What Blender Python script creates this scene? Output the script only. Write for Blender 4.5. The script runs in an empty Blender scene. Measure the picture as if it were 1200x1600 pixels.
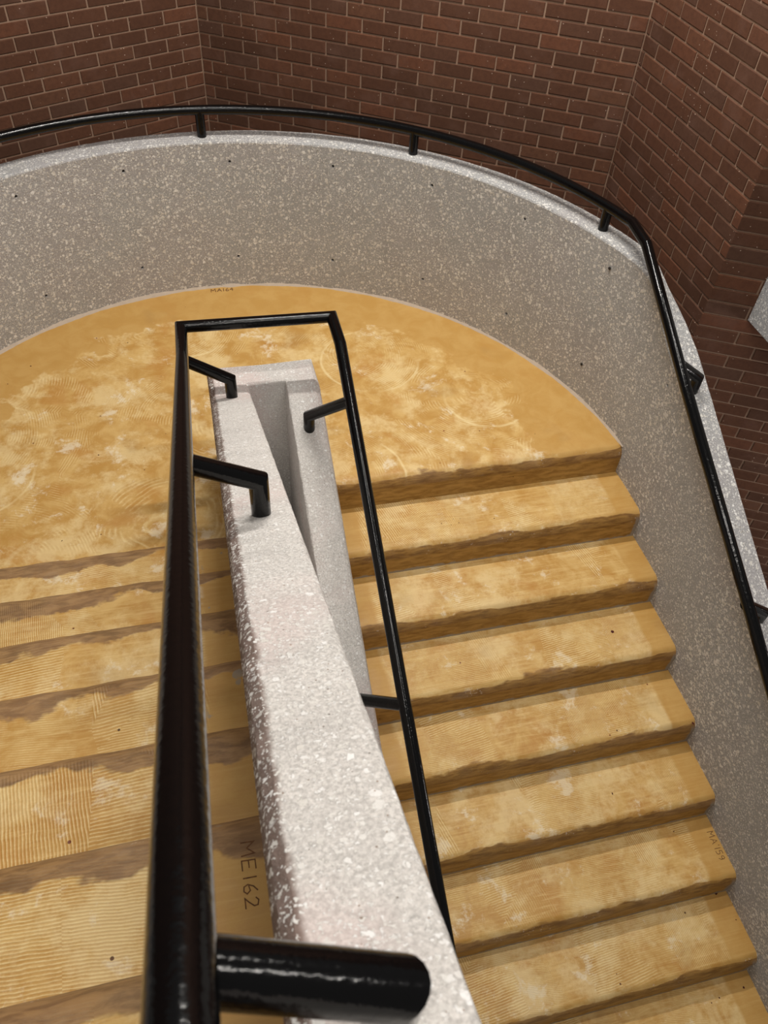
import bpy, bmesh, math, random
from mathutils import Vector, Matrix, noise

random.seed(7)
S = bpy.context.scene
COL = S.collection

# ------------------------------------------------------------------ camera
YAW, PITCH, ROLL, FPX = -0.2862, -0.8391, 0.0758, 1243.5
CAM = Vector((-1.8422, -2.3529, 2.5212))
fwd = Vector((-math.sin(YAW) * math.cos(PITCH), math.cos(YAW) * math.cos(PITCH), math.sin(PITCH)))
rgt0 = Vector((math.cos(YAW), math.sin(YAW), 0))
up0 = rgt0.cross(fwd)
RGT = math.cos(ROLL) * rgt0 + math.sin(ROLL) * up0
UPV = -math.sin(ROLL) * rgt0 + math.cos(ROLL) * up0
cd = bpy.data.cameras.new('camera')
cam = bpy.data.objects.new('camera', cd)
COL.objects.link(cam)
M = Matrix((RGT, UPV, -fwd)).transposed().to_4x4()
M.translation = CAM
cam.matrix_world = M
cd.sensor_fit = 'VERTICAL'
cd.sensor_height = 36.0
cd.sensor_width = 27.0
cd.lens = 36.0 * FPX / 1600.0
cd.clip_start = 0.02
cd.dof.use_dof = True
cd.dof.focus_distance = 2.7
cd.dof.aperture_fstop = cd.lens / 3.0
S.camera = cam

# ------------------------------------------------------------------ world, lights, exposure
w = bpy.data.worlds.new('world')
S.world = w
w.use_nodes = True
w.node_tree.nodes['Background'].inputs[0].default_value = (1.0, 0.95, 0.9, 1)
w.node_tree.nodes['Background'].inputs[1].default_value = 0.16


def area(name, loc, rot, sx, sy, power, col):
    ld = bpy.data.lights.new(name, 'AREA')
    ld.shape = 'RECTANGLE'
    ld.size, ld.size_y = sx, sy
    ld.energy = power
    ld.color = col
    o = bpy.data.objects.new(name, ld)
    o.location = loc
    o.rotation_euler = rot
    COL.objects.link(o)
    return o


# pairs of ceiling tubes above the stairwell and one lamp nearer the landing
for yl, zl_, pw in ((-0.65, 4.5, 54), (-2.55, 4.6, 54)):
    area('ceiling_tube', (-1.05, yl, zl_), (0, 0, 0), 3.2, 0.07, pw, (1.0, 0.95, 0.885))
area('ceiling_tube_landing', (-0.9, 0.95, 3.7), (0, 0, 0), 1.3, 0.07, 80, (1.0, 0.95, 0.885))

# unseen fill light added to brighten the brick wall beyond the right parapet
area('brick_fill_light', (1.75, -1.55, 0.1), (math.radians(72), 0, math.radians(25)), 0.7, 0.3, 14, (1.0, 0.93, 0.9))

S.view_settings.view_transform = 'Standard'
S.view_settings.look = 'None'
S.view_settings.gamma = 1.0
S.view_settings.exposure = 0.0
S.view_settings.use_curve_mapping = False

# ------------------------------------------------------------------ dimensions
T, R = 0.28, 0.1524
SL = R / T
CX, CY = -1.722, -0.053          # centre of the semicircular landing
RI, RO, RM = 1.69, 1.82, 1.755   # parapet inner / outer radius, rail radius
XL = 2 * CX                      # inner face of the far left parapet
YL = -0.30                       # first riser of the upper flight
WL, WR = -1.857, -1.42           # outer faces of the centre parapet


# ------------------------------------------------------------------ helpers
def mesh_obj(name, bm, mat, parent=None, smooth=None, kind=None, label=None, cat=None, group=None):
    me = bpy.data.meshes.new(name)
    bm.normal_update()
    bm.to_mesh(me)
    bm.free()
    me.materials.append(mat)
    if smooth is not None:
        for p in me.polygons:
            p.use_smooth = True
        me.set_sharp_from_angle(angle=math.radians(smooth))
    o = bpy.data.objects.new(name, me)
    COL.objects.link(o)
    if parent is not None:
        o.parent = parent
    tag(o, label, cat, kind, group)
    return o


def tag(o, label=None, cat=None, kind=None, group=None):
    if label: o['label'] = label
    if cat: o['category'] = cat
    if kind: o['kind'] = kind
    if group: o['group'] = group
    return o


def empty(name, loc=(0, 0, 0)):
    o = bpy.data.objects.new(name, None)
    o.empty_display_size = 0.1
    o.location = loc
    COL.objects.link(o)
    return o


class NT:
    def __init__(self, name):
        self.m = bpy.data.materials.new(name)
        self.m.use_nodes = True
        self.t = self.m.node_tree
        self.bsdf = self.t.nodes['Principled BSDF']

    def n(self, typ, ins=None, **props):
        nd = self.t.nodes.new(typ)
        for k, v in props.items():
            setattr(nd, k, v)
        for k, v in (ins or {}).items():
            s = nd.inputs[k]
            if isinstance(v, bpy.types.NodeSocket):
                self.t.links.new(v, s)
            else:
                s.default_value = v
        return nd

    def math(self, op, a, b=0.0, c=0.0, clamp=False):
        nd = self.n('ShaderNodeMath', {0: a, 1: b, 2: c}, operation=op, use_clamp=clamp)
        return nd.outputs[0]

    def ramp(self, v, lo, hi, a=0.0, b=1.0, smooth=True):
        nd = self.n('ShaderNodeMapRange', {0: v, 1: lo, 2: hi, 3: a, 4: b},
                    interpolation_type='SMOOTHSTEP' if smooth else 'LINEAR', clamp=True)
        return nd.outputs[0]

    def mix(self, f, a, b, mode='MIX'):
        nd = self.n('ShaderNodeMix', {0: f, 6: a, 7: b}, data_type='RGBA', blend_type=mode)
        return nd.outputs[2]

    def noise(self, vec, scale, detail=3.0, rough=0.5, dist=0.0):
        return self.n('ShaderNodeTexNoise', {'Vector': vec, 'Scale': scale, 'Detail': detail, 'Roughness': rough,
                                             'Distortion': dist})

    def vor(self, vec, scale, feature='F1', rnd=1.0):
        return self.n('ShaderNodeTexVoronoi', {'Vector': vec, 'Scale': scale, 'Randomness': rnd}, feature=feature)

    def bump(self, h, strength, dist, normal=None):
        ins = {'Strength': strength, 'Distance': dist, 'Height': h}
        if normal is not None: ins['Normal'] = normal
        return self.n('ShaderNodeBump', ins).outputs[0]

    def out(self, **kw):
        for k, v in kw.items():
            s = self.bsdf.inputs[k.replace('_', ' ')]
            if isinstance(v, bpy.types.NodeSocket):
                self.t.links.new(v, s)
            else:
                s.default_value = v
        return self.m


def lin(r, g, b):
    f = lambda c: (c / 255 / 12.92) if c / 255 <= 0.04045 else ((c / 255 + 0.055) / 1.055) ** 2.4
    return (f(r), f(g), f(b), 1.0)


# ------------------------------------------------------------------ materials
def ochre_material(name, landing, upper=False):
    k = NT(name)
    P = k.n('ShaderNodeNewGeometry').outputs['Position']
    sep = k.n('ShaderNodeSeparateXYZ', {0: P})
    X, Y, Z = sep.outputs
    uv = k.n('ShaderNodeSeparateXYZ', {0: k.n('ShaderNodeUVMap', uv_map='prof').outputs[0]})
    U, V = uv.outputs[0], uv.outputs[1]
    ed = k.n('ShaderNodeSeparateXYZ', {0: k.n('ShaderNodeUVMap', uv_map='ends').outputs[0]})
    E0, E1 = ed.outputs[0], ed.outputs[1]
    big = k.noise(P, 2.6, 4, 0.6).outputs[0]
    med = k.noise(P, 9.0, 6, 0.65, 0.6).outputs[0]
    fine = k.noise(P, 60.0, 5, 0.7).outputs[0]
    warp = k.noise(P, 5.0, 2, 0.5)
    wv = k.n('ShaderNodeVectorMath', {0: warp.outputs[1], 1: (0.5, 0.5, 0.5)}, operation='SUBTRACT').outputs[0]
    wv = k.n('ShaderNodeVectorMath', {0: wv, 'Scale': 0.018 if not landing else 0.025}, operation='SCALE').outputs[0]
    PW = k.n('ShaderNodeVectorMath', {0: P, 1: wv}, operation='ADD').outputs[0]
    # base colour
    c = k.mix(k.ramp(med, 0.35, 0.66), lin(193, 148, 77), lin(214, 177, 110))
    c = k.mix(k.math('MULTIPLY', k.ramp(k.noise(P, 4.2, 5, 0.6, 0.3).outputs[0], 0.54, 0.68), 0.55), c, lin(188, 133, 62))
    # smooth painted margin beside the walls
    if landing:
        dx = k.math('SUBTRACT', X, CX); dy = k.math('SUBTRACT', Y, CY)
        rad = k.math('SQRT', k.math('ADD', k.math('MULTIPLY', dx, dx), k.math('MULTIPLY', dy, dy)))
        rr = k.math('ADD', rad, k.math('MULTIPLY', k.math('SUBTRACT', big, 0.5), 0.75))
        rr = k.math('ADD', rr, k.math('MULTIPLY', k.math('SUBTRACT', med, 0.5), 0.22))
        plain = k.ramp(rr, 1.36, 1.395)
    else:
        e1 = k.math('ADD', E1, k.math('MULTIPLY', k.math('SUBTRACT', big, 0.5), 0.06))
        e0 = k.math('ADD', E0, k.math('MULTIPLY', k.math('SUBTRACT', big, 0.5), 0.06))
        plain = k.math('MAXIMUM', k.ramp(e1, 0.13, 0.11), k.ramp(e0, 0.15, 0.12))
    work = k.math('SUBTRACT', 1.0, plain)
    # brushed grain along the treads
    if not landing:
        gv = k.n('ShaderNodeCombineXYZ', {0: k.math('MULTIPLY', X, 6.0), 1: k.math('MULTIPLY', Y, 85.0), 2: Z}).outputs[0]
        g1 = k.noise(gv, 1.0, 5, 0.65, 0.3).outputs[0]
        c = k.mix(k.math('MULTIPLY', k.ramp(g1, 0.5, 0.7), 0.5), c, lin(232, 200, 136))
        c = k.mix(k.math('MULTIPLY', k.ramp(g1, 0.48, 0.3), 0.45), c, lin(176, 122, 52))
    # worn pale patches
    pale = k.ramp(k.noise(PW, 4.6 if landing else 3.4, 10, 0.74, 0.1).outputs[0], 0.47, 0.62)
    pale = k.math('MULTIPLY', pale, work)
    c = k.mix(k.math('MULTIPLY', pale, 0.6), c, lin(236, 212, 158))
    white = k.math('MULTIPLY', k.ramp(k.noise(PW, 5.5, 10, 0.75, 0.2).outputs[0], 0.56, 0.64), work)
    c = k.mix(k.math('MULTIPLY', white, 0.62), c, lin(240, 228, 200))
    c = k.mix(k.math('MULTIPLY', plain, 0.65), c, lin(194, 151, 82))
    # trowel comb marks
    if landing:
        vo = k.vor(PW, 1.25)
        s1 = k.math('MULTIPLY', vo.outputs['Distance'], 470.0)
        lines = k.math('SINE', s1)
        sel = k.ramp(k.noise(P, 5.0, 3, 0.5, 1.5).outputs[0], 0.5, 0.62)
        vo2 = k.vor(PW, 1.35)
        arc = k.ramp(k.math('ABSOLUTE', k.math('SUBTRACT', vo2.outputs['Distance'], 0.36)), 0.012, 0.002)
        arc = k.math('MULTIPLY', arc, k.ramp(k.noise(P, 2.2, 2, 0.5).outputs[0], 0.45, 0.6))
    else:
        vo = k.n('ShaderNodeTexVoronoi', {'Vector': k.n('ShaderNodeCombineXYZ', {0: U, 1: k.math('MULTIPLY', V, 0.35), 2: 0.0}).outputs[0],
                                          'Scale': 4.2, 'Randomness': 1.0}, feature='F1')
        cr = k.n('ShaderNodeSeparateColor', {0: vo.outputs['Color']}).outputs
        ang = k.math('MULTIPLY', k.ramp(cr[0], 0.60 if not upper else 0.74, 0.64 if not upper else 0.77), 1.45)
        ang = k.math('ADD', ang, k.math('MULTIPLY', k.math('SUBTRACT', cr[1], 0.5), 0.35))
        wx = k.n('ShaderNodeSeparateXYZ', {0: PW}).outputs
        s1 = k.math('ADD', k.math('MULTIPLY', wx[0], k.math('SINE', ang)), k.math('MULTIPLY', wx[1], k.math('COSINE', ang)))
        s1 = k.math('ADD', s1, k.math('MULTIPLY', k.math('SUBTRACT', k.noise(P, 16.0, 4, 0.6).outputs[0], 0.5), 0.008))
        lines = k.math('SINE', k.math('MULTIPLY', s1, k.ramp(cr[1], 0.0, 1.0, 620.0, 1050.0)))
        sel = k.ramp(k.math('ADD', k.math('MULTIPLY', cr[2], 0.5), k.math('MULTIPLY', med, 0.6)), 0.38, 0.62)
        arc = None
    comb = k.math('MULTIPLY', k.math('MULTIPLY', sel, work), k.ramp(V, -0.012, -0.05, 0.0, 0.6 if landing else 0.9))
    cl = k.math('MULTIPLY', k.ramp(lines, 0.1, 0.95), comb)
    c = k.mix(k.math('MULTIPLY', cl, k.ramp(fine, 0.3, 0.7, 0.25, 0.75)), c, lin(246, 226, 170))
    cdark = k.math('MULTIPLY', k.ramp(lines, -0.2, -0.9), comb)
    c = k.mix(k.math('MULTIPLY', cdark, 0.26), c, lin(178, 124, 54))
    if arc is not None:
        c = k.mix(k.math('MULTIPLY', k.math('MULTIPLY', arc, work), 0.45), c, lin(246, 228, 176))
    # nosing: worn brown band with a ragged edge
    n1 = k.noise(k.n('ShaderNodeCombineXYZ', {0: U, 1: k.math('MULTIPLY', V, 1.5), 2: 0.0}).outputs[0], 2.6 if not upper else 3.6, 5, 0.55).outputs[0]
    if upper:
        wdt = k.math('ADD', k.math('MULTIPLY', k.ramp(n1, 0.3, 0.72, smooth=False), -0.10), -0.028)
    else:
        wdt = k.math('ADD', k.math('MULTIPLY', k.ramp(n1, 0.47, 0.80, smooth=False), -0.08), -0.002)
    vv = k.math('SUBTRACT', V, k.math('ADD', wdt, 0.004))
    band = k.ramp(vv, -0.006, 0.007)
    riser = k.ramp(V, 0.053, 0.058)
    streak = k.noise(k.n('ShaderNodeCombineXYZ', {0: k.math('MULTIPLY', U, 0.25), 1: V, 2: 0.0}).outputs[0], 46.0, 6, 0.65, 0.4).outputs[0]
    if upper:
        bandc = k.mix(k.ramp(streak, 0.35, 0.65), lin(112, 82, 54), lin(160, 124, 82))
    else:
        bandc = k.mix(k.ramp(streak, 0.35, 0.65), lin(120, 82, 38), lin(172, 130, 68))
    bandc = k.mix(k.math('MULTIPLY', k.ramp(big, 0.45, 0.62), 0.8 if upper else 0.5), bandc, k.mix(k.ramp(streak, 0.4, 0.6), lin(134, 102, 74), lin(160, 126, 90)))
    c = k.mix(k.math('MULTIPLY', band, 0.9), c, bandc)
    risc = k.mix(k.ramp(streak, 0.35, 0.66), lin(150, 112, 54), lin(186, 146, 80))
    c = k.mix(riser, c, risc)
    # white paint chips along the nosing
    chipn = k.noise(P, 95.0, 4, 0.6).outputs[0]
    chipm = k.math('MULTIPLY', k.ramp(chipn, 0.60, 0.66), k.ramp(k.noise(P, 6.0, 3, 0.6).outputs[0], 0.56, 0.66))
    chipm = k.math('MULTIPLY', chipm, k.math('MULTIPLY', k.ramp(V, -0.02, 0.0), k.ramp(V, 0.055, 0.045)))
    c = k.mix(k.math('MULTIPLY', chipm, 0.85), c, lin(226, 214, 200))
    # bare grey concrete at the foot of each riser and at the ends of the steps
    gn = k.math('MULTIPLY', k.math('SUBTRACT', k.noise(P, 22.0, 4, 0.6).outputs[0], 0.5), 0.03)
    if not landing:
        base = k.ramp(k.math('ADD', V, gn), 0.139, 0.145)
        c = k.mix(base, c, lin(158, 146, 130))
    endg = k.math('MULTIPLY', k.ramp(k.math('ADD', E1, gn), 0.024, 0.016), k.ramp(V, 0.0, 0.05) if not landing else 0.0)
    c = k.mix(endg, c, lin(160, 150, 138))
    if upper:                      # bare grey spots along the plain margin
        gp = k.math('MULTIPLY', k.ramp(k.noise(P, 13.0, 3, 0.5).outputs[0], 0.64, 0.67), k.math('MULTIPLY', plain, k.ramp(V, 0.0, -0.01)))
        c = k.mix(k.math('MULTIPLY', gp, 0.75), c, lin(158, 150, 136))
    # dark red and brown specks
    sp = k.vor(P, 26.0)
    spc = k.n('ShaderNodeSeparateColor', {0: sp.outputs['Color']}).outputs
    spr = k.math('MULTIPLY', k.ramp(spc[0], 0.95, 1.0), 0.11)
    spm = k.math('GREATER_THAN', spr, sp.outputs['Distance'])
    c = k.mix(k.math('MULTIPLY', spm, 0.9), c, k.mix(spc[1], lin(70, 40, 22), lin(120, 28, 18)))
    smud = k.ramp(k.noise(P, 3.1, 3, 0.5).outputs[0], 0.60, 0.72)
    c = k.mix(k.math('MULTIPLY', smud, 0.22), c, lin(150, 120, 82))
    h = k.math('ADD', k.math('MULTIPLY', k.math('MULTIPLY', lines, comb), 0.5), k.math('MULTIPLY', fine, 0.5))
    h = k.math('ADD', h, k.math('MULTIPLY', k.math('MULTIPLY', med, band), 3.0))
    h = k.math('ADD', h, k.math('MULTIPLY', plain, 0.4))
    nb = k.bump(h, 0.55, 0.0016)
    return k.out(Base_Color=c, Roughness=k.ramp(med, 0.3, 0.7, 0.42, 0.62), Normal=nb, Specular_IOR_Level=0.35)


def concrete_material(name, base, chip, chip_scale, share, pink, bump, elong=False, cr_=0.56):
    k = NT(name)
    P = k.n('ShaderNodeNewGeometry').outputs['Position']
    wv = k.n('ShaderNodeVectorMath', {0: k.noise(P, 75.0, 3, 0.6).outputs[1], 'Scale': 0.02}, operation='SCALE').outputs[0]
    PW = k.n('ShaderNodeVectorMath', {0: P, 1: wv}, operation='ADD').outputs[0]
    big = k.noise(P, 1.7, 4, 0.55).outputs[0]
    med = k.noise(P, 11.0, 4, 0.6).outputs[0]
    fine = k.noise(P, 170.0, 4, 0.7).outputs[0]
    b0 = base
    c = k.mix(k.ramp(fine, 0.3, 0.72), tuple(x * 0.70 for x in b0[:3]) + (1,), tuple(min(1, x * 1.25) for x in b0[:3]) + (1,))
    c = k.mix(k.math('MULTIPLY', k.ramp(med, 0.42, 0.62), 0.22), c, tuple(x * 0.72 for x in b0[:3]) + (1,))
    c = k.mix(k.math('MULTIPLY', k.ramp(big, 0.5, 0.68), 0.25), c, tuple(x * 0.75 for x in b0[:3]) + (1,))
    if pink:
        pk = k.math('MULTIPLY', k.ramp(k.noise(P, 2.1, 3, 0.5).outputs[0], 0.47, 0.62), pink)
        c = k.mix(pk, c, (b0[0] * 1.02, b0[1] * 0.80, b0[2] * 0.80, 1))
    if elong:                      # darker reddish-brown over the outer face and edge beside the upper flight
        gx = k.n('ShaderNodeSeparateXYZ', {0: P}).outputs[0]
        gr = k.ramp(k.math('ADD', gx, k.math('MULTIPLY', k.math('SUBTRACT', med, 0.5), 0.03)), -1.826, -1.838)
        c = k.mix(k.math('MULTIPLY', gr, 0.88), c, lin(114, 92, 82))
    masks = []
    for sc, sh, r0, r1 in ((chip_scale, share, 0.16, cr_), (chip_scale * 2.1, min(1.0, share * 1.2), 0.16, cr_), (chip_scale * 0.55, share * 0.32, 0.12, 0.36)):
        v = k.vor(PW, sc)
        col = k.n('ShaderNodeSeparateColor', {0: v.outputs['Color']}).outputs
        rad = k.math('MULTIPLY', k.ramp(col[0], 1.0 - sh, 1.0 - sh * 0.3, smooth=False), r1)
        m_ = k.ramp(k.math('SUBTRACT', rad, v.outputs['Distance']), 0.0, 0.05)
        tint = k.mix(col[1], chip, tuple(x * f for x, f in zip(chip[:3], (0.80, 0.78, 0.74))) + (1,))
        c = k.mix(k.math('MULTIPLY', m_, k.ramp(col[2], 0.0, 0.6, 0.55, 1.0)), c, tint)
        masks.append(m_)
    vd = k.vor(P, chip_scale * 1.7)
    cd_ = k.n('ShaderNodeSeparateColor', {0: vd.outputs['Color']}).outputs
    dk = k.math('GREATER_THAN', k.math('MULTIPLY', k.ramp(cd_[2], 0.90, 1.0), 0.26), vd.outputs['Distance'])
    c = k.mix(k.math('MULTIPLY', dk, 0.75), c, k.mix(cd_[0], lin(92, 84, 78), lin(150, 112, 84)))
    h = k.math('ADD', k.math('ADD', masks[0], k.math('MULTIPLY', masks[1], 0.6)), k.math('MULTIPLY', fine, 1.2))
    nb = k.bump(h, bump, 0.003)
    return k.out(Base_Color=c, Roughness=0.85, Normal=nb, Specular_IOR_Level=0.3)


def brick_material():
    k = NT('brown_red_brick')
    P = k.n('ShaderNodeNewGeometry')
    pos = P.outputs['Position']
    rnd = k.math('FRACT', k.math('ADD', k.n('ShaderNodeObjectInfo').outputs['Random'], P.outputs['Random Per Island']))
    cr = k.n('ShaderNodeValToRGB', {0: rnd})
    el = cr.color_ramp.elements
    el[0].position, el[0].color = 0.0, lin(88, 60, 45)
    el[1].position, el[1].color = 1.0, lin(108, 74, 55)
    for p, col in ((0.2, lin(97, 64, 47)), (0.45, lin(103, 68, 50)), (0.62, lin(94, 67, 53)), (0.8, lin(113, 72, 52))):
        e = el.new(p); e.color = col
    n1 = k.noise(pos, 45.0, 5, 0.7).outputs[0]
    c = k.mix(k.math('MULTIPLY', k.ramp(n1, 0.35, 0.7), 0.4), cr.outputs[0], lin(74, 47, 36))
    n2 = k.noise(pos, 7.0, 4, 0.6).outputs[0]
    c = k.mix(k.math('MULTIPLY', k.ramp(n2, 0.5, 0.7), 0.3), c, lin(118, 88, 75))
    sp = k.vor(pos, 75.0)
    sc_ = k.n('ShaderNodeSeparateColor', {0: sp.outputs['Color']}).outputs
    m_ = k.math('GREATER_THAN', k.math('MULTIPLY', k.ramp(sc_[0], 0.86, 1.0), 0.2), sp.outputs['Distance'])
    c = k.mix(k.math('MULTIPLY', m_, 0.7), c, lin(214, 190, 170))
    nb = k.bump(k.noise(pos, 160.0, 4, 0.7).outputs[0], 0.4, 0.002)
    return k.out(Base_Color=c, Roughness=0.8, Normal=nb, Specular_IOR_Level=0.25)


def mortar_material(name, a, b):
    k = NT(name)
    pos = k.n('ShaderNodeNewGeometry').outputs['Position']
    n1 = k.noise(pos, 30.0, 5, 0.7).outputs[0]
    c = k.mix(n1, a, b)
    nb = k.bump(k.noise(pos, 200.0, 3, 0.7).outputs[0], 0.4, 0.002)
    return k.out(Base_Color=c, Roughness=0.9, Normal=nb)


def paint_material():
    k = NT('gloss_black_paint')
    pos = k.n('ShaderNodeNewGeometry').outputs['Position']
    n1 = k.noise(pos, 70.0, 3, 0.55).outputs[0]
    n2 = k.noise(pos, 260.0, 2, 0.5).outputs[0]
    h = k.math('ADD', n1, k.math('MULTIPLY', n2, 0.15))
    nb = k.bump(h, 0.32, 0.0022)
    return k.out(Base_Color=(0.0022, 0.0022, 0.0025, 1), Roughness=0.12, Normal=nb, Specular_IOR_Level=0.32)


def ink_material():
    k = NT('brown_marker_ink')
    pos = k.n('ShaderNodeNewGeometry').outputs['Position']
    n1 = k.noise(pos, 120.0, 3, 0.6).outputs[0]
    return k.out(Base_Color=k.mix(k.ramp(n1, 0.3, 0.7), lin(84, 50, 24), lin(124, 80, 38)), Roughness=0.7)


OCHRE = ochre_material('ochre_step_coating', False)
OCHRE_U = ochre_material('ochre_upper_step_coating', False, True)
OCHRE_L = ochre_material('ochre_landing_coating', True)
CONC = concrete_material('exposed_aggregate_concrete', lin(181, 181, 181), lin(250, 249, 246), 68.0, 0.66, 0.12, 1.0, False, 0.52)
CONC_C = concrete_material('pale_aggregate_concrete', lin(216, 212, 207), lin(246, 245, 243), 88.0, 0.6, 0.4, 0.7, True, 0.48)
BRICK = brick_material()
MORT = mortar_material('brick_mortar', lin(166, 136, 114), lin(140, 112, 93))
SEAL = mortar_material('pale_mortar_joint', lin(205, 190, 172), lin(176, 160, 142))
PAINT = paint_material()
INK = ink_material()
HOLE = mortar_material('tie_hole_shade', lin(50, 46, 42), lin(34, 30, 28))  # dark colour standing in for the shade inside the tie holes


# ------------------------------------------------------------------ swept walls
def sweep_wall(stations, bev_o, bev_i, rough=0.0015, seed=1):
    """stations: (outer xy, inner xy, top z, bottom z); closed section swept along them, capped."""
    rnd = random.Random(seed)
    bm = bmesh.new()
    rings = []
    for stn in stations:
        o, i, zt, zb = stn[:4]
        zi = stn[4] if len(stn) > 4 else zt
        o, i = Vector(o), Vector(i)
        d = (i - o)
        L = d.length
        d = d / L
        j = lambda a=1.0: rnd.uniform(-rough, rough) * a
        pts = [(o, zb), (o, (zt + zb) * .5), (o, zt - bev_o[1] + j()),
               (o + d * (bev_o[0] * .35 + j(.4)), zt - bev_o[1] * .35 + j(.7)), (o + d * (bev_o[0] + j(.8)), zt + j(.5)),
               (i - d * (bev_i[0] + j(.8)), zi + j(.5)), (i - d * (bev_i[0] * .35 + j(.4)), zi - bev_i[1] * .35 + j(.7)),
               (i, zi - bev_i[1] + j()), (i, (zi + zb) * .5), (i, zb)]
        rings.append([bm.verts.new((p.x, p.y, z)) for p, z in pts])
    n = len(rings[0])
    for a, b in zip(rings[:-1], rings[1:]):
        for q in range(n):
            bm.faces.new((a[q], b[q], b[(q + 1) % n], a[(q + 1) % n]))
    bm.faces.new(rings[0])
    bm.faces.new(list(reversed(rings[-1])))
    bmesh.ops.recalc_face_normals(bm, faces=bm.faces)
    return bm


def top_z(y, side):
    if side > 0:   # down the lower flight
        if y >= 0.31: return 0.80
        if y > 0.2: return 0.724 + (y - 0.2) / 0.11 * 0.076
        return 0.615 + SL * y
    return max(0.80, 0.55 - SL * y)


ZI = [(-3.4, -1.09), (-1.2, 0.012), (-0.9, 0.158), (-0.53, 0.345), (-0.3, 0.465), (-0.03, 0.602), (0.06, 0.668), (0.12, 0.728), (0.16, 0.762), (0.22, 0.788), (0.30, 0.80)]


def inner_z(y):
    if y >= ZI[-1][0]: return 0.80
    for (ya, za), (yb, zb) in zip(ZI[:-1], ZI[1:]):
        if y <= yb: return za + (zb - za) * (y - ya) / (yb - ya)


st = []
y = -3.4
ys = []
while y < CY - 0.01:
    ys.append(y); y += 0.05
for y in ys:                                        # right straight run, opening out a little down the flight
    xi = -0.016 * y - 0.032 * min(1, max(0, (y - CY) / -0.5)) * 0
    z = top_z(y, 1)
    st.append(((xi + 0.13 + (CX + RI) * 0, y), (xi, y), z, z - 1.75, inner_z(y)))
NA = 150
for a in range(NA + 1):
    th = math.pi * a / NA
    yy = CY + RI * math.sin(th)
    side = 1 if th < math.pi / 2 else -1
    z = top_z(yy, side)
    cs, sn = math.cos(th), math.sin(th)
    adj = 0.032 * max(0.0, 1 - th / 0.5)            # ease onto the straight run
    ado = 0.032 * max(0.0, 1 - th / 0.2)
    st.append(((CX + RO * cs + ado, CY + RO * sn), (CX + RI * cs + adj, CY + RI * sn), z, -1.2, inner_z(yy) if side > 0 else z))
for y in reversed(ys):
    z = top_z(y, -1)
    st.append(((XL - 0.162 + 0.032, y), (XL + 0.032 - 0.032, y), z, -1.2))
wall_outer = mesh_obj('wall_outer', sweep_wall(st, (0.008, 0.008), (0.010, 0.010), 0.0012, 3), CONC, kind='structure',
                      label='curved grey exposed-aggregate concrete parapet wall around the landing')

# form-tie holes cut into the curved face
cut = bmesh.new()
holes = [(16.2 + 17.45 * i, 0.70) for i in range(10)] + [(16.2 + 17.45 * i, 0.181) for i in range(10)]
hp = []
for deg, z in holes:
    th = math.radians(deg)
    hp.append((Vector((CX + RI * math.cos(th), CY + RI * math.sin(th), z)), Vector((math.cos(th), math.sin(th), 0))))
hp.append((Vector((0.002, -0.111, 0.467)), Vector((1, 0, 0))))
for p, d in hp:
    rot = d.to_track_quat('Z', 'Y').to_matrix().to_4x4()
    m4 = Matrix.Translation(p) @ rot
    bmesh.ops.create_cone(cut, cap_ends=True, segments=10, radius1=0.0085, radius2=0.0065, depth=0.05, matrix=m4)
cme = bpy.data.meshes.new('cutter'); cut.to_mesh(cme); cut.free()
co = bpy.data.objects.new('cutter', cme); COL.objects.link(co)
md = wall_outer.modifiers.new('holes', 'BOOLEAN')
md.operation = 'DIFFERENCE'; md.object = co; md.solver = 'EXACT'
dg = bpy.context.evaluated_depsgraph_get()
nm = bpy.data.meshes.new_from_object(wall_outer.evaluated_get(dg))
wall_outer.modifiers.clear()
if len(nm.polygons) > 500:
    wall_outer.data = nm
bpy.data.objects.remove(co)
wall_outer.data.name = 'wall_outer'
for i, (p, d) in enumerate(hp):
    b = bmesh.new()
    rot = d.to_track_quat('Z', 'Y').to_matrix().to_4x4()
    bmesh.ops.create_cone(b, cap_ends=True, segments=10, radius1=0.0066, radius2=0.0062, depth=0.012, matrix=Matrix.Translation(p + d * 0.014) @ rot)
    mesh_obj('tie_hole', b, HOLE, wall_outer)  # dark plug paints the shade inside each hole

# centre parapet: one U-shaped wall, its end standing on the landing
YE, YG = 0.29, 0.158
OX = [(WL, None), (WR, None)]
sta = []
zl = lambda y: min(9, max(0.49, 0.547 - SL * y))
zr = lambda y: min(0.49, 0.42 + SL * y)
y = -3.4
lys = []
while y < YG - 0.012:
    lys.append(y); y += 0.02
lys += [YG]
for y in lys[:-1]:
    sta.append(((WL, y), (-1.700, y), zl(y), -1.0))
sta.append(((WL, YE), (-1.703, YG), 0.49, -1.0))
sta.append(((-1.64, YE), (-1.63, YG), 0.49, -1.0))
sta.append(((WR - 0.003, YE), (-1.556, YG), 0.49, -1.0))
for y in reversed(lys[:-1]):
    sta.append(((WR, y), (-1.556, y), zr(y), zr(y) - 1.4))
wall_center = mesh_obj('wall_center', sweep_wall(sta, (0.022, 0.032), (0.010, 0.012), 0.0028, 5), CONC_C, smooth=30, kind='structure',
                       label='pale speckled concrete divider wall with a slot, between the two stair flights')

# ------------------------------------------------------------------ landing
def set_uv(bm, name, fn):
    lay = bm.loops.layers.uv.new(name)
    for f in bm.faces:
        for l in f.loops:
            l[lay].uv = fn(l.vert.co)


def fbm_band(bm, name):
    pass


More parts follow.
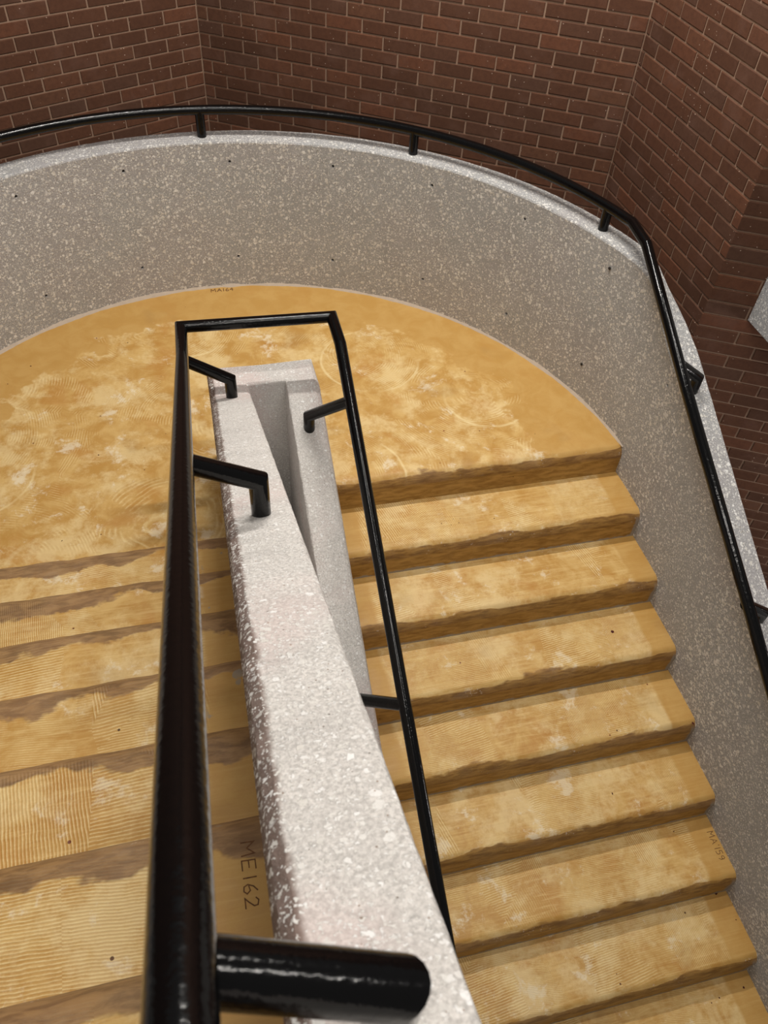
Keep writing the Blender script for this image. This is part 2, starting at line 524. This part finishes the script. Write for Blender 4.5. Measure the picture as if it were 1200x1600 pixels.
b = bmesh.new()
outline = [(WR - 0.05, 0.19), (0.0, 0.19)]
for a in range(5, 97):
    th = math.pi * a / 96
    r = RI + 0.02
    outline.append((CX + r * math.cos(th), CY + r * math.sin(th)))
outline += [(XL - 0.01, CY), (XL - 0.01, YL - 0.12), (WL + 0.05, YL - 0.12), (WL + 0.05, 0.19)]
vt = [b.verts.new((x, yv, 0)) for x, yv in outline]
vb = [b.verts.new((x, yv, -0.15)) for x, yv in outline]
b.faces.new(vt)
b.faces.new(list(reversed(vb)))
for i in range(len(vt)):
    j = (i + 1) % len(vt)
    b.faces.new((vt[j], vt[i], vb[i], vb[j]))
bmesh.ops.recalc_face_normals(b, faces=b.faces)
set_uv(b, 'prof', lambda c_: (c_.x, -0.5))
set_uv(b, 'ends', lambda c_: (1.0, 1.0))
floor = mesh_obj('floor', b, OCHRE_L, kind='structure', label='half-round stair landing coated in worn ochre yellow')


def step_mesh(x0, x1, ynose, ztop, depth, sgn, seed, rise=R, wallside=1):
    """One step. sgn=-1: the nosing faces -y (lower flight); +1: it faces +y (upper flight)."""
    rnd = random.Random(seed)
    bm = bmesh.new()
    uvp = bm.loops.layers.uv.new('prof')
    uve = bm.loops.layers.uv.new('ends')
    # (distance in front of the nosing start, drop, v)
    prof = [(-depth, 0, -depth), (-depth * .5, 0, -depth * .5), (-0.07, 0, -0.07), (-0.035, -0.0008, -0.035), (-0.026, -0.004, -0.024), (-0.012, -0.018, 0.004),
            (-0.003, -0.038, 0.030), (0.0, -0.052, 0.05), (-0.001, -0.075, 0.075), (-0.001, -rise + 0.012, rise - 0.012), (0.003, -rise - 0.004, rise)]
    NX = 56
    grid = []
    data = {}
    for i in range(NX + 1):
        x = x0 + (x1 - x0) * i / NX
        col = []
        n1 = noise.noise(Vector((x * 6.0, seed * 3.7, 0.3)))
        n2 = noise.noise(Vector((x * 21.0, seed * 5.1, 4.3)))
        for q, (f, dz, v) in enumerate(prof):
            df = dzz = 0.0
            if 3 <= q <= 5:
                df = -0.008 * max(0, n1) + 0.003 * n2
                dzz = 0.002 * n2
            elif 6 <= q <= 9:
                df = 0.0015 * n2
            vert = bm.verts.new((x, ynose + sgn * (f + df), ztop + dz + dzz))
            data[vert] = (x + seed * 7.31, v, x - x0, x1 - x)
            col.append(vert)
        # underside back to the rear so that each step is a solid block
        f1, f2 = prof[-1], prof[0]
        v1 = bm.verts.new((x, ynose + sgn * (f1[0] - 0.02), ztop - rise - 0.03)); data[v1] = (x, .2, 1, 1)
        v2 = bm.verts.new((x, ynose + sgn * f2[0], ztop - rise - 0.03)); data[v2] = (x, .2, 1, 1)
        col += [v1, v2]
        grid.append(col)
    n = len(grid[0])
    for a, c_ in zip(grid[:-1], grid[1:]):
        for q in range(n):
            bm.faces.new((a[q], c_[q], c_[(q + 1) % n], a[(q + 1) % n]))
    bm.faces.new(grid[0]); bm.faces.new(list(reversed(grid[-1])))
    bmesh.ops.recalc_face_normals(bm, faces=bm.faces)
    for f in bm.faces:
        for l in f.loops:
            d = data[l.vert]
            l[uvp].uv = (d[0], d[1])
            l[uve].uv = (d[2], d[3])
    return bm


mesh_obj('landing_nosing', step_mesh(WR - 0.005, 0.004, 0.0, 0.0004, 0.20, -1, 40), OCHRE_L, floor, smooth=40)

lower = tag(empty('staircase', (-0.7, -0.28, -R)), 'lower flight of ochre coated steps going down beside the curved parapet', 'staircase')
upper = tag(empty('staircase', (-2.6, YL, 0)), 'upper flight of ochre coated steps beyond the thick near handrail', 'staircase')
SEEDS = {}
lower_steps, upper_steps = {}, {}
for k in range(1, 11):
    o = mesh_obj('step', step_mesh(WR - 0.005, 0.016 * k * T + 0.004, -k * T, -k * R, T + 0.0, -1, k), OCHRE, lower, smooth=40)
    o.matrix_parent_inverse = Matrix.Translation(-lower.location)
    lower_steps[k] = o
for k in range(1, 12):
    o = mesh_obj('step', step_mesh(XL, WL + 0.004, YL - (k - 1) * T, k * R, T + 0.0, 1, 60 + k), OCHRE_U, upper, smooth=40)
    o.matrix_parent_inverse = Matrix.Translation(-upper.location)
    upper_steps[k] = o

# ragged pale mortar joint where the landing meets the parapet
b = bmesh.new()
prev = None
NS = 260
for i in range(NS + 1):
    th = math.radians(2.2 + 176 * i / NS)
    wdt = 0.011 + 0.008 * noise.noise(Vector((th * 9, 1.3, 0))) + 0.004 * noise.noise(Vector((th * 50, 2.3, 0)))
    wdt = max(0.003, wdt) * min(1, 0.25 + i / 8, 0.25 + (NS - i) / 8)
    if abs(math.degrees(th) - 87.8) < 1.6:
        wdt += 0.012 * (1 - abs(math.degrees(th) - 87.8) / 1.6)
    adj = 0.032 * max(0.0, 1 - th / 0.5)
    P2 = lambda r, z: b.verts.new((CX + r * math.cos(th) + adj, CY + r * math.sin(th), z))
    ring = [P2(RI - wdt, 0.0), P2(RI - wdt * .5, wdt * .55), P2(RI + 0.001, wdt * 1.1), P2(RI + 0.004, 0.0)]
    if prev:
        for q in range(4):
            b.faces.new((prev[q], ring[q], ring[(q + 1) % 4], prev[(q + 1) % 4]))
    else:
        b.faces.new(ring)
    prev = ring
b.faces.new(list(reversed(prev)))
bmesh.ops.recalc_face_normals(b, faces=b.faces)
mesh_obj('mortar_joint', b, SEAL, floor, smooth=60)

# pale mortar strip between upper flight and centre wall is stepped: one small fillet per step
for k in range(1, 11):
    b = bmesh.new()
    y0, y1 = YL - (k - 1) * T - 0.03, YL - k * T
    prev = None
    for i in range(15):
        yy = y0 + (y1 - y0) * i / 14
        wd = max(0.002, 0.008 + 0.007 * noise.noise(Vector((yy * 9, k * 1.7, 0))) + 0.004 * noise.noise(Vector((yy * 40, k, 3))))
        ring = [b.verts.new((WL - wd, yy, k * R - 0.0005)), b.verts.new((WL - wd * .5, yy, k * R + wd * .35)), b.verts.new((WL + 0.003, yy, k * R + wd * .8)), b.verts.new((WL + 0.003, yy, k * R - 0.0005))]
        if prev:
            for q in range(4):
                b.faces.new((prev[q], ring[q], ring[(q + 1) % 4], prev[(q + 1) % 4]))
        else:
            b.faces.new(ring)
        prev = ring
    b.faces.new(list(reversed(prev)))
    bmesh.ops.recalc_face_normals(b, faces=b.faces)
    o = mesh_obj('mortar_fillet', b, SEAL, upper_steps[k], smooth=60)
    o.matrix_parent_inverse = (upper_steps[k].matrix_parent_inverse @ Matrix.Identity(4)).inverted() if False else Matrix.Identity(4)


# ------------------------------------------------------------------ handwriting
def tube(bm, pts, r, seg=6, caps=True):
    """Mitred tube through pts."""
    pts = [Vector(p) for p in pts]
    rings = []
    n = len(pts)
    d0 = (pts[1] - pts[0]).normalized()
    ref = Vector((0, 0, 1)) if abs(d0.z) < 0.9 else Vector((1, 0, 0))
    u = d0.cross(ref).normalized()
    for i in range(n):
        din = (pts[i] - pts[i - 1]).normalized() if i else d0
        dout = (pts[i + 1] - pts[i]).normalized() if i < n - 1 else din
        tng = (din + dout).normalized()
        u = (u - din * u.dot(din)).normalized()
        v = din.cross(u)
        c2 = max(0.35, tng.dot(din))
        nrm = (dout - din)
        nrm = nrm.normalized() if nrm.length > 1e-6 else None
        ring = []
        for s in range(seg):
            a = 2 * math.pi * s / seg
            off = u * math.cos(a) * r + v * math.sin(a) * r
            # project along din onto the mitre plane
            off = off - din * (off.dot(tng) / din.dot(tng))
            ring.append(bm.verts.new(pts[i] + off))
        rings.append(ring)
        if i < n - 1:
            u = din.rotation_difference(dout) @ u
    for a, c_ in zip(rings[:-1], rings[1:]):
        for s in range(seg):
            bm.faces.new((a[s], a[(s + 1) % seg], c_[(s + 1) % seg], c_[s]))
    if caps:
        bm.faces.new(list(reversed(rings[0])))
        bm.faces.new(rings[-1])
    return rings


GLYPH = {
    'M': [[(0, 0), (.05, 1), (.4, .45), (.78, 1), (.85, 0)]],
    'A': [[(0, 0), (.42, 1), (.8, 0)], [(.15, .38), (.68, .36)]],
    'E': [[(.62, 1), (.05, .98), (0, 0), (.62, .02)], [(.03, .5), (.5, .52)]],
    '1': [[(.15, 1), (.12, 0)]],
    '6': [[(.5, 1), (.2, .7), (.05, .3), (.15, .03), (.42, 0), (.58, .22), (.42, .45), (.12, .36)]],
    '2': [[(.02, .8), (.2, 1), (.48, .92), (.5, .65), (.25, .3), (0, .03), (.6, .05)]],
    '4': [[(.4, 1), (.02, .4), (.6, .42)], [(.45, .8), (.42, 0)]],
    '5': [[(.58, 1), (.12, .98), (.08, .58), (.4, .6), (.56, .35), (.42, .06), (.02, .02)]],
    '9': [[(.55, .72), (.38, .98), (.1, .88), (.06, .6), (.3, .48), (.54, .66), (.52, .3), (.3, 0)]],
    "'": [[(.1, 1.02), (.06, .82)]],
}
ADV = {'M': 1.08, 'A': 1.0, 'E': .9, '1': .45, '6': .8, '2': .8, '4': .8, '5': .8, '9': .8, "'": .35}


def write(text, org, du, dv, hgt, rad, parent, length):
    tot = sum(ADV[c_] for c_ in text)
    sx = length / tot
    org, du, dv = Vector(org), Vector(du), Vector(dv)
    px = 0
    b = bmesh.new()
    for ch in text:
        for stroke in GLYPH[ch]:
            tube(b, [org + du * ((px + a * .95) * sx) + dv * (c_ * hgt) for a, c_ in stroke], rad, 5)
        px += ADV[ch]
    for v in b.verts:                                 # flatten: ink lies on the surface
        v.co.z = org.z + (v.co.z - org.z) * 0.35
    return mesh_obj('handwriting', b, INK, parent)


write('MA164', (-1.775, 1.588, 0.0004), (1, 0, 0), (0, 1, 0), 0.028, 0.0022, floor, 0.130)
write("MA'159", (-0.013, -1.474, -6 * R + 0.0004), (-0.03, -1, 0), (1, 0, 0), 0.028, 0.0013, lower_steps[6], 0.126).matrix_parent_inverse = Matrix.Identity(4)
write('ME162', (-1.911, -1.765, 6 * R + 0.0004), (-0.03, -1, 0), (1, 0, 0), 0.026, 0.0013, upper_steps[6], 0.130).matrix_parent_inverse = Matrix.Identity(4)

# dried dark red specks lying on the landing and the steps
LSP = [(-2.695, 1.076, 0.006), (-2.793, 0.953, 0.004), (-2.365, 0.644, 0.006), (-2.373, 0.382, 0.005), (-2.174, 0.392, 0.004), (-2.179, 0.253, 0.004), (-2.362, -0.089, 0.005), (-2.513, -0.094, 0.005), (-0.861, 1.441, 0.006), (-0.641, 0.238, 0.004), (-0.849, 0.173, 0.004)]
SSP = [(3, -0.237, -0.682, 0.011), (4, -0.001, -1.109, 0.008), (5, -0.416, -1.277, 0.008), (6, -0.484, -1.386, 0.006), (6, -0.154, -1.44, 0.006), (7, -0.021, -1.683, 0.01), (7, 0.01, -1.797, 0.005), (8, -0.016, -2.018, 0.007), (8, -0.137, -2.03, 0.005), (8, -0.178, -2.039, 0.004), (1, -0.926, -0.165, 0.004), (1, -0.886, -0.18, 0.004), (1, -0.848, -0.175, 0.004), (1, -0.867, -0.148, 0.004), (1, -0.835, -0.151, 0.003), (1, -0.682, -0.179, 0.004)]
RED = mortar_material('dried_red_speck', lin(88, 22, 16), lin(60, 30, 20))


def speck(x, yv, z, r, parent):
    b = bmesh.new()
    rnd = random.Random(int(x * 1000) + int(yv * 777))
    a0 = rnd.uniform(0, 3.1)
    el = rnd.uniform(0.45, 1.0)
    top = b.verts.new((x, yv, z + 0.0012))
    ring = []
    for i in range(8):
        a = i * math.pi / 4
        px, py = r * math.cos(a) * rnd.uniform(.8, 1.1), r * el * math.sin(a) * rnd.uniform(.8, 1.1)
        ring.append(b.verts.new((x + px * math.cos(a0) - py * math.sin(a0), yv + px * math.sin(a0) + py * math.cos(a0), z - 0.0004)))
    for i in range(8):
        b.faces.new((top, ring[i], ring[(i + 1) % 8]))
    o = mesh_obj('speck', b, RED, parent)
    o.matrix_parent_inverse = Matrix.Identity(4)


for x, yv, r in LSP:
    speck(x, yv, 0.0, r, floor)
for k, x, yv, r in SSP:
    speck(x, yv, -k * R, r, lower_steps[k])

# ------------------------------------------------------------------ handrails
D = 0.0445
rr_ = D / 2


def rail_part(name, pts, parent, r=rr_, seg=24):
    b = bmesh.new()
    tube(b, pts, r, seg)
    bmesh.ops.recalc_face_normals(b, faces=b.faces)
    o = mesh_obj(name, b, PAINT, parent, smooth=28)
    o.matrix_parent_inverse = Matrix.Translation(-parent.location)
    return o


def bracket(parent, start, elbow, foot, r=0.0222):
    """Short arm from the rail, mitred elbow and a stub going down into the wall."""
    return rail_part('bracket', [start, elbow, foot], parent, r, 20)


ZC = 0.748
lz = lambda y: 0.765 - SL * y
rz = lambda y: 0.743 + SL * y
yk_l = (0.765 - ZC) / SL
yk_r = (ZC - 0.743) / SL
inner = tag(empty('handrail', (-1.62, 0.2, 0.49)), 'black tubular handrail looping round the end of the pale divider wall', 'handrail')
rail_part('rail', [(-1.902, -3.3, lz(-3.3)), (-1.908, -2.3, lz(-2.3)), (-1.931, yk_l, ZC), (-1.924, 0.207, ZC), (-1.361, 0.185, ZC), (-1.362, yk_r, ZC), (-1.362, -3.3, rz(-3.3))], inner)
for yb, dya, xe, he in ((0.053, -0.01, -1.773, 0.088), (-1.142, -0.012, -1.773, 0.108), (-2.243, 0.030, -1.774, 0.122)):
    zb = 0.547 - SL * yb
    ya = yb + dya
    xr = -1.931 + (yk_l - ya) * (0.023 / 2.3)
    bracket(inner, (xr, ya, (ZC if ya > yk_l else lz(ya)) - 0.026), (xe, yb, zb + he), (xe, yb, zb - 0.02))
for yb in (-0.037, -0.99, -1.95, -2.9):
    zb = 0.42 + SL * yb
    ya = yb - 0.15
    bracket(inner, (-1.362, ya, rz(ya)), (-1.492, yb, zb + 0.06), (-1.492, yb, zb - 0.02))

outer = tag(empty('handrail', (CX, CY + RM, 0.8)), 'long curved black tubular handrail along the top of the grey parapet', 'handrail')
ZR = 0.90
oz = lambda y: 0.757 + SL * y
ykn = (ZR - 0.757) / SL
zrail = lambda th: ZR + 0.024 * (1 - math.cos(th))
pts = [(-0.030, -3.3, oz(-3.3)), (-0.042, -1.0, oz(-1.0)), (-0.053, -0.3, oz(-0.3)), (-0.053, ykn, ZR)]
th0 = math.radians(16.0)
NP = 84
th1 = math.pi - th0
for i in range(NP + 1):
    th = th0 + (th1 - th0) * i / NP
    pts.append((CX + RM * math.cos(th), CY + RM * math.sin(th), zrail(th)))
pts += [(XL + 0.05, CY + 0.1, zrail(math.pi)), (XL + 0.03, -3.3, zrail(math.pi) + SL * 2.95)]
rail_part('rail', pts, outer)
for deg in (20.9, 55.6, 90.0, 124.5, 159.0):
    th = math.radians(deg)
    x, yv = CX + RM * math.cos(th), CY + RM * math.sin(th)
    rail_part('bracket', [(x, yv, 0.785), (x, yv, zrail(th))], outer, 0.0222, 20)
for ya in (-0.20, -1.035, -1.87, -2.7):
    zt = 0.615 + SL * ya
    bracket(outer, (-0.050, ya, oz(ya)), (0.056, ya, zt + 0.065), (0.056, ya, zt - 0.02))

# ------------------------------------------------------------------ brick walls
CO = 0.0677          # course height
BL = 0.203           # brick module
JT = 0.0095
c1, c2, c3 = Vector((-1.641, 2.69)), Vector((0.388, 1.45)), Vector((0.412, 0.345))
def dirv(deg): return Vector((math.cos(math.radians(deg)), math.sin(math.radians(deg))))


def project(p):
    d = Vector(p) - CAM
    z = d.dot(fwd)
    if z <= 0.05: return None
    return 600 + FPX * d.dot(RGT) / z, 800 - FPX * d.dot(UPV) / z


def hidden_by_parapet(p):
    """True when the curved or straight parapet stands between the camera and p (with a margin)."""
    p = Vector(p)
    d = p - CAM
    for i in range(1, 60):
        s = CAM + d * (i / 60)
        e = Vector((s.x - CX, s.y - CY))
        if s.y > CY and e.length > RM: return s.z < 0.80 - 0.10
        if s.y <= CY and s.x > 0.065 - 0.016 * s.y: return s.z < top_z(s.y, 1) - 0.12
    return False


def brick_wall(name, label, org, d, length, zlo, zhi, offs, parity, end_mitre=(0, 0)):
    """Mortar slab with recessed joints; every brick in view is an object of its own, the others one mesh."""
    d = d.normalized()
    nrm = Vector((d.y, -d.x))
    mid = org + d * (length / 2)
    if (Vector((CAM.x, CAM.y)) - mid).dot(nrm) < 0: nrm = -nrm
    F = lambda s, t, z: (org.x + d.x * s + nrm.x * t, org.y + d.y * s + nrm.y * t, z)
    b = bmesh.new()
    e0, e1 = end_mitre
    t0, t1 = -0.0055, -0.13
    tn = math.tan(math.radians(30))
    A_ = lambda t: (-t * tn) if e0 else -0.06
    B_ = lambda t: (length + t * tn) if e1 else length + 0.06
    vs = [b.verts.new(F(s, t, z)) for z in (zlo, zhi) for s, t in ((A_(t0), t0), (B_(t0), t0), (B_(t1), t1), (A_(t1), t1))]
    for q in ((0, 1, 2, 3), (4, 5, 6, 7), (0, 1, 5, 4), (1, 2, 6, 5), (2, 3, 7, 6), (3, 0, 4, 7)):
        b.faces.new([vs[i] for i in q])
    bmesh.ops.recalc_face_normals(b, faces=b.faces)
    wall = mesh_obj(name, b, MORT, kind='structure', label=label)
    base = {}
    rest = bmesh.new()
    rnd = random.Random(sum(map(ord, name)))
    k0, k1 = math.ceil(zlo / CO), math.floor(zhi / CO)
    cnt = 0

    def brick_into(bm, s0, s1, zc, m0, m1, loc=None):
        h = (CO - JT) / 2
        dep, ch = 0.022, 0.0022
        jf = lambda: rnd.uniform(-0.0012, 0.0012)
        tf = rnd.uniform(-0.0012, 0.0008)
        ss0, ss1 = s0 + (0 if m0 else (JT / 2 if s0 > 0 else 0.003)), s1 - (0 if m1 else (JT / 2 if s1 < length else 0.003))
        back0, back1 = ss0 + (m0 * dep), ss1 - (m1 * dep)
        front, edge, back = [], [], []
        for s_, dirs, bk, mm in ((ss0, 1, back0, m0), (ss1, -1, back1, m1)):
            for zz in (-h, h):
                cs = 0 if mm else ch
                front.append(F(s_ + dirs * cs + jf() * (0 if mm else 1), tf if not mm else 0.0, zc + zz - math.copysign(ch, zz) + jf()))
                edge.append(F(s_, (tf if not mm else 0.0) - ch, zc + zz + jf() * .5))
                back.append(F(bk, -dep, zc + zz))
        if loc is not None:
            sub = lambda L: [(p[0] - loc[0], p[1] - loc[1], p[2] - loc[2]) for p in L]
            front, edge, back = sub(front), sub(edge), sub(back)
        fv = [bm.verts.new(p) for p in front]; ev = [bm.verts.new(p) for p in edge]; bv = [bm.verts.new(p) for p in back]
        o4 = (0, 1, 3, 2)
        fs = [bm.faces.new([fv[i] for i in o4])]
        for a, c_ in ((fv, ev), (ev, bv)):
            for i in range(4):
                j = (i + 1) % 4
                fs.append(bm.faces.new((a[o4[i]], a[o4[j]], c_[o4[j]], c_[o4[i]])))
        bmesh.ops.recalc_face_normals(bm, faces=fs)
        # open-backed shells: make the front face towards the viewer
        nn = fs[0].normal
        if nn.x * nrm.x + nn.y * nrm.y < 0:
            bmesh.ops.reverse_faces(bm, faces=fs)

    for kk in range(k0, k1):
        zc = (kk + 0.5) * CO
        s = 0.0
        nxt = offs[(kk + parity) % 2]
        while s < length - 0.02:
            s1 = min(length, nxt)
            if length - s1 < 0.02: s1 = length
            cm = F((s + s1) / 2, 0, zc)
            px = project(cm)
            vis = px and -25 < px[0] < 1225 and -25 < px[1] < 1625 and not hidden_by_parapet(cm)
            m0 = math.tan(math.radians(30)) if (s == 0.0 and e0) else 0
            m1 = math.tan(math.radians(30)) if (s1 == length and e1) else 0
            if vis:
                cnt += 1
                key = (round(s1 - s, 4), bool(m0), bool(m1), rnd.randrange(4) if not (m0 or m1) else 0)
                if key not in base:
                    b = bmesh.new()
                    brick_into(b, s, s1, zc, m0, m1, loc=cm)
                    me = bpy.data.meshes.new('brick'); b.to_mesh(me); b.free(); me.materials.append(BRICK)
                    base[key] = me
                o = bpy.data.objects.new('brick', base[key])
                o.location = cm
                o.parent = wall
                COL.objects.link(o)
            else:
                brick_into(rest, s, s1, zc, m0, m1)
            s = s1
            nxt = s + BL
    mesh_obj('brickwork', rest, BRICK, wall, kind='stuff')
    print(name, 'bricks as parts:', cnt)
    return wall


Z0, Z1 = -2.6, 3.4
brick_wall('wall_left', 'brown brick wall left of the inner corner behind the curved railing', c1, dirv(-150 - 4), 4.2, Z0, Z1, (0.115, 0.203), 0)
brick_wall('wall_back', 'brown brick wall between the two inner corners behind the curved parapet', c2, c1 - c2, (c1 - c2).length, Z0, Z1, (0.203, 0.085), 0)
brick_wall('wall_right', 'narrow brown brick wall facing left, ending in the protruding corner', c2, c3 - c2, (c3 - c2).length, Z0, Z1, (0.035, 0.130), 1, (0, 1))
brick_wall('wall_far_right', 'reddish brick wall beyond the sloping parapet, right of the protruding corner', c3, dirv(-28), 3.6, -3.0, Z1, (0.288, 0.190), 0, (1, 0))

# concrete end of another balustrade, standing against the far right brick wall
b = bmesh.new()
x0, y0, zb = 0.587, 0.262, 0.467
n_ = 14
pl = []
for (x, yy, z) in ((x0, y0, zb), (x0, y0 - 1.6, zb), (x0, y0 - 1.6, zb + 1.1), (x0, y0, zb + 1.1)):
    pl.append((x, yy, z))
va = [b.verts.new(p) for p in pl]
vb = [b.verts.new((p[0] + 0.16, p[1] - (0.085 if i in (0, 3) else 0), p[2])) for i, p in enumerate(pl)]
b.faces.new(va); b.faces.new(list(reversed(vb)))
for i in range(4):
    j = (i + 1) % 4
    b.faces.new((va[j], va[i], vb[i], vb[j]))
bmesh.ops.recalc_face_normals(b, faces=b.faces)
bmesh.ops.bevel(b, geom=[e for e in b.edges], offset=0.012, segments=2, affect='EDGES')
mesh_obj('wall_upper', b, CONC, smooth=40, kind='structure', label='grey aggregate concrete balustrade end jutting in front of the far brick wall')
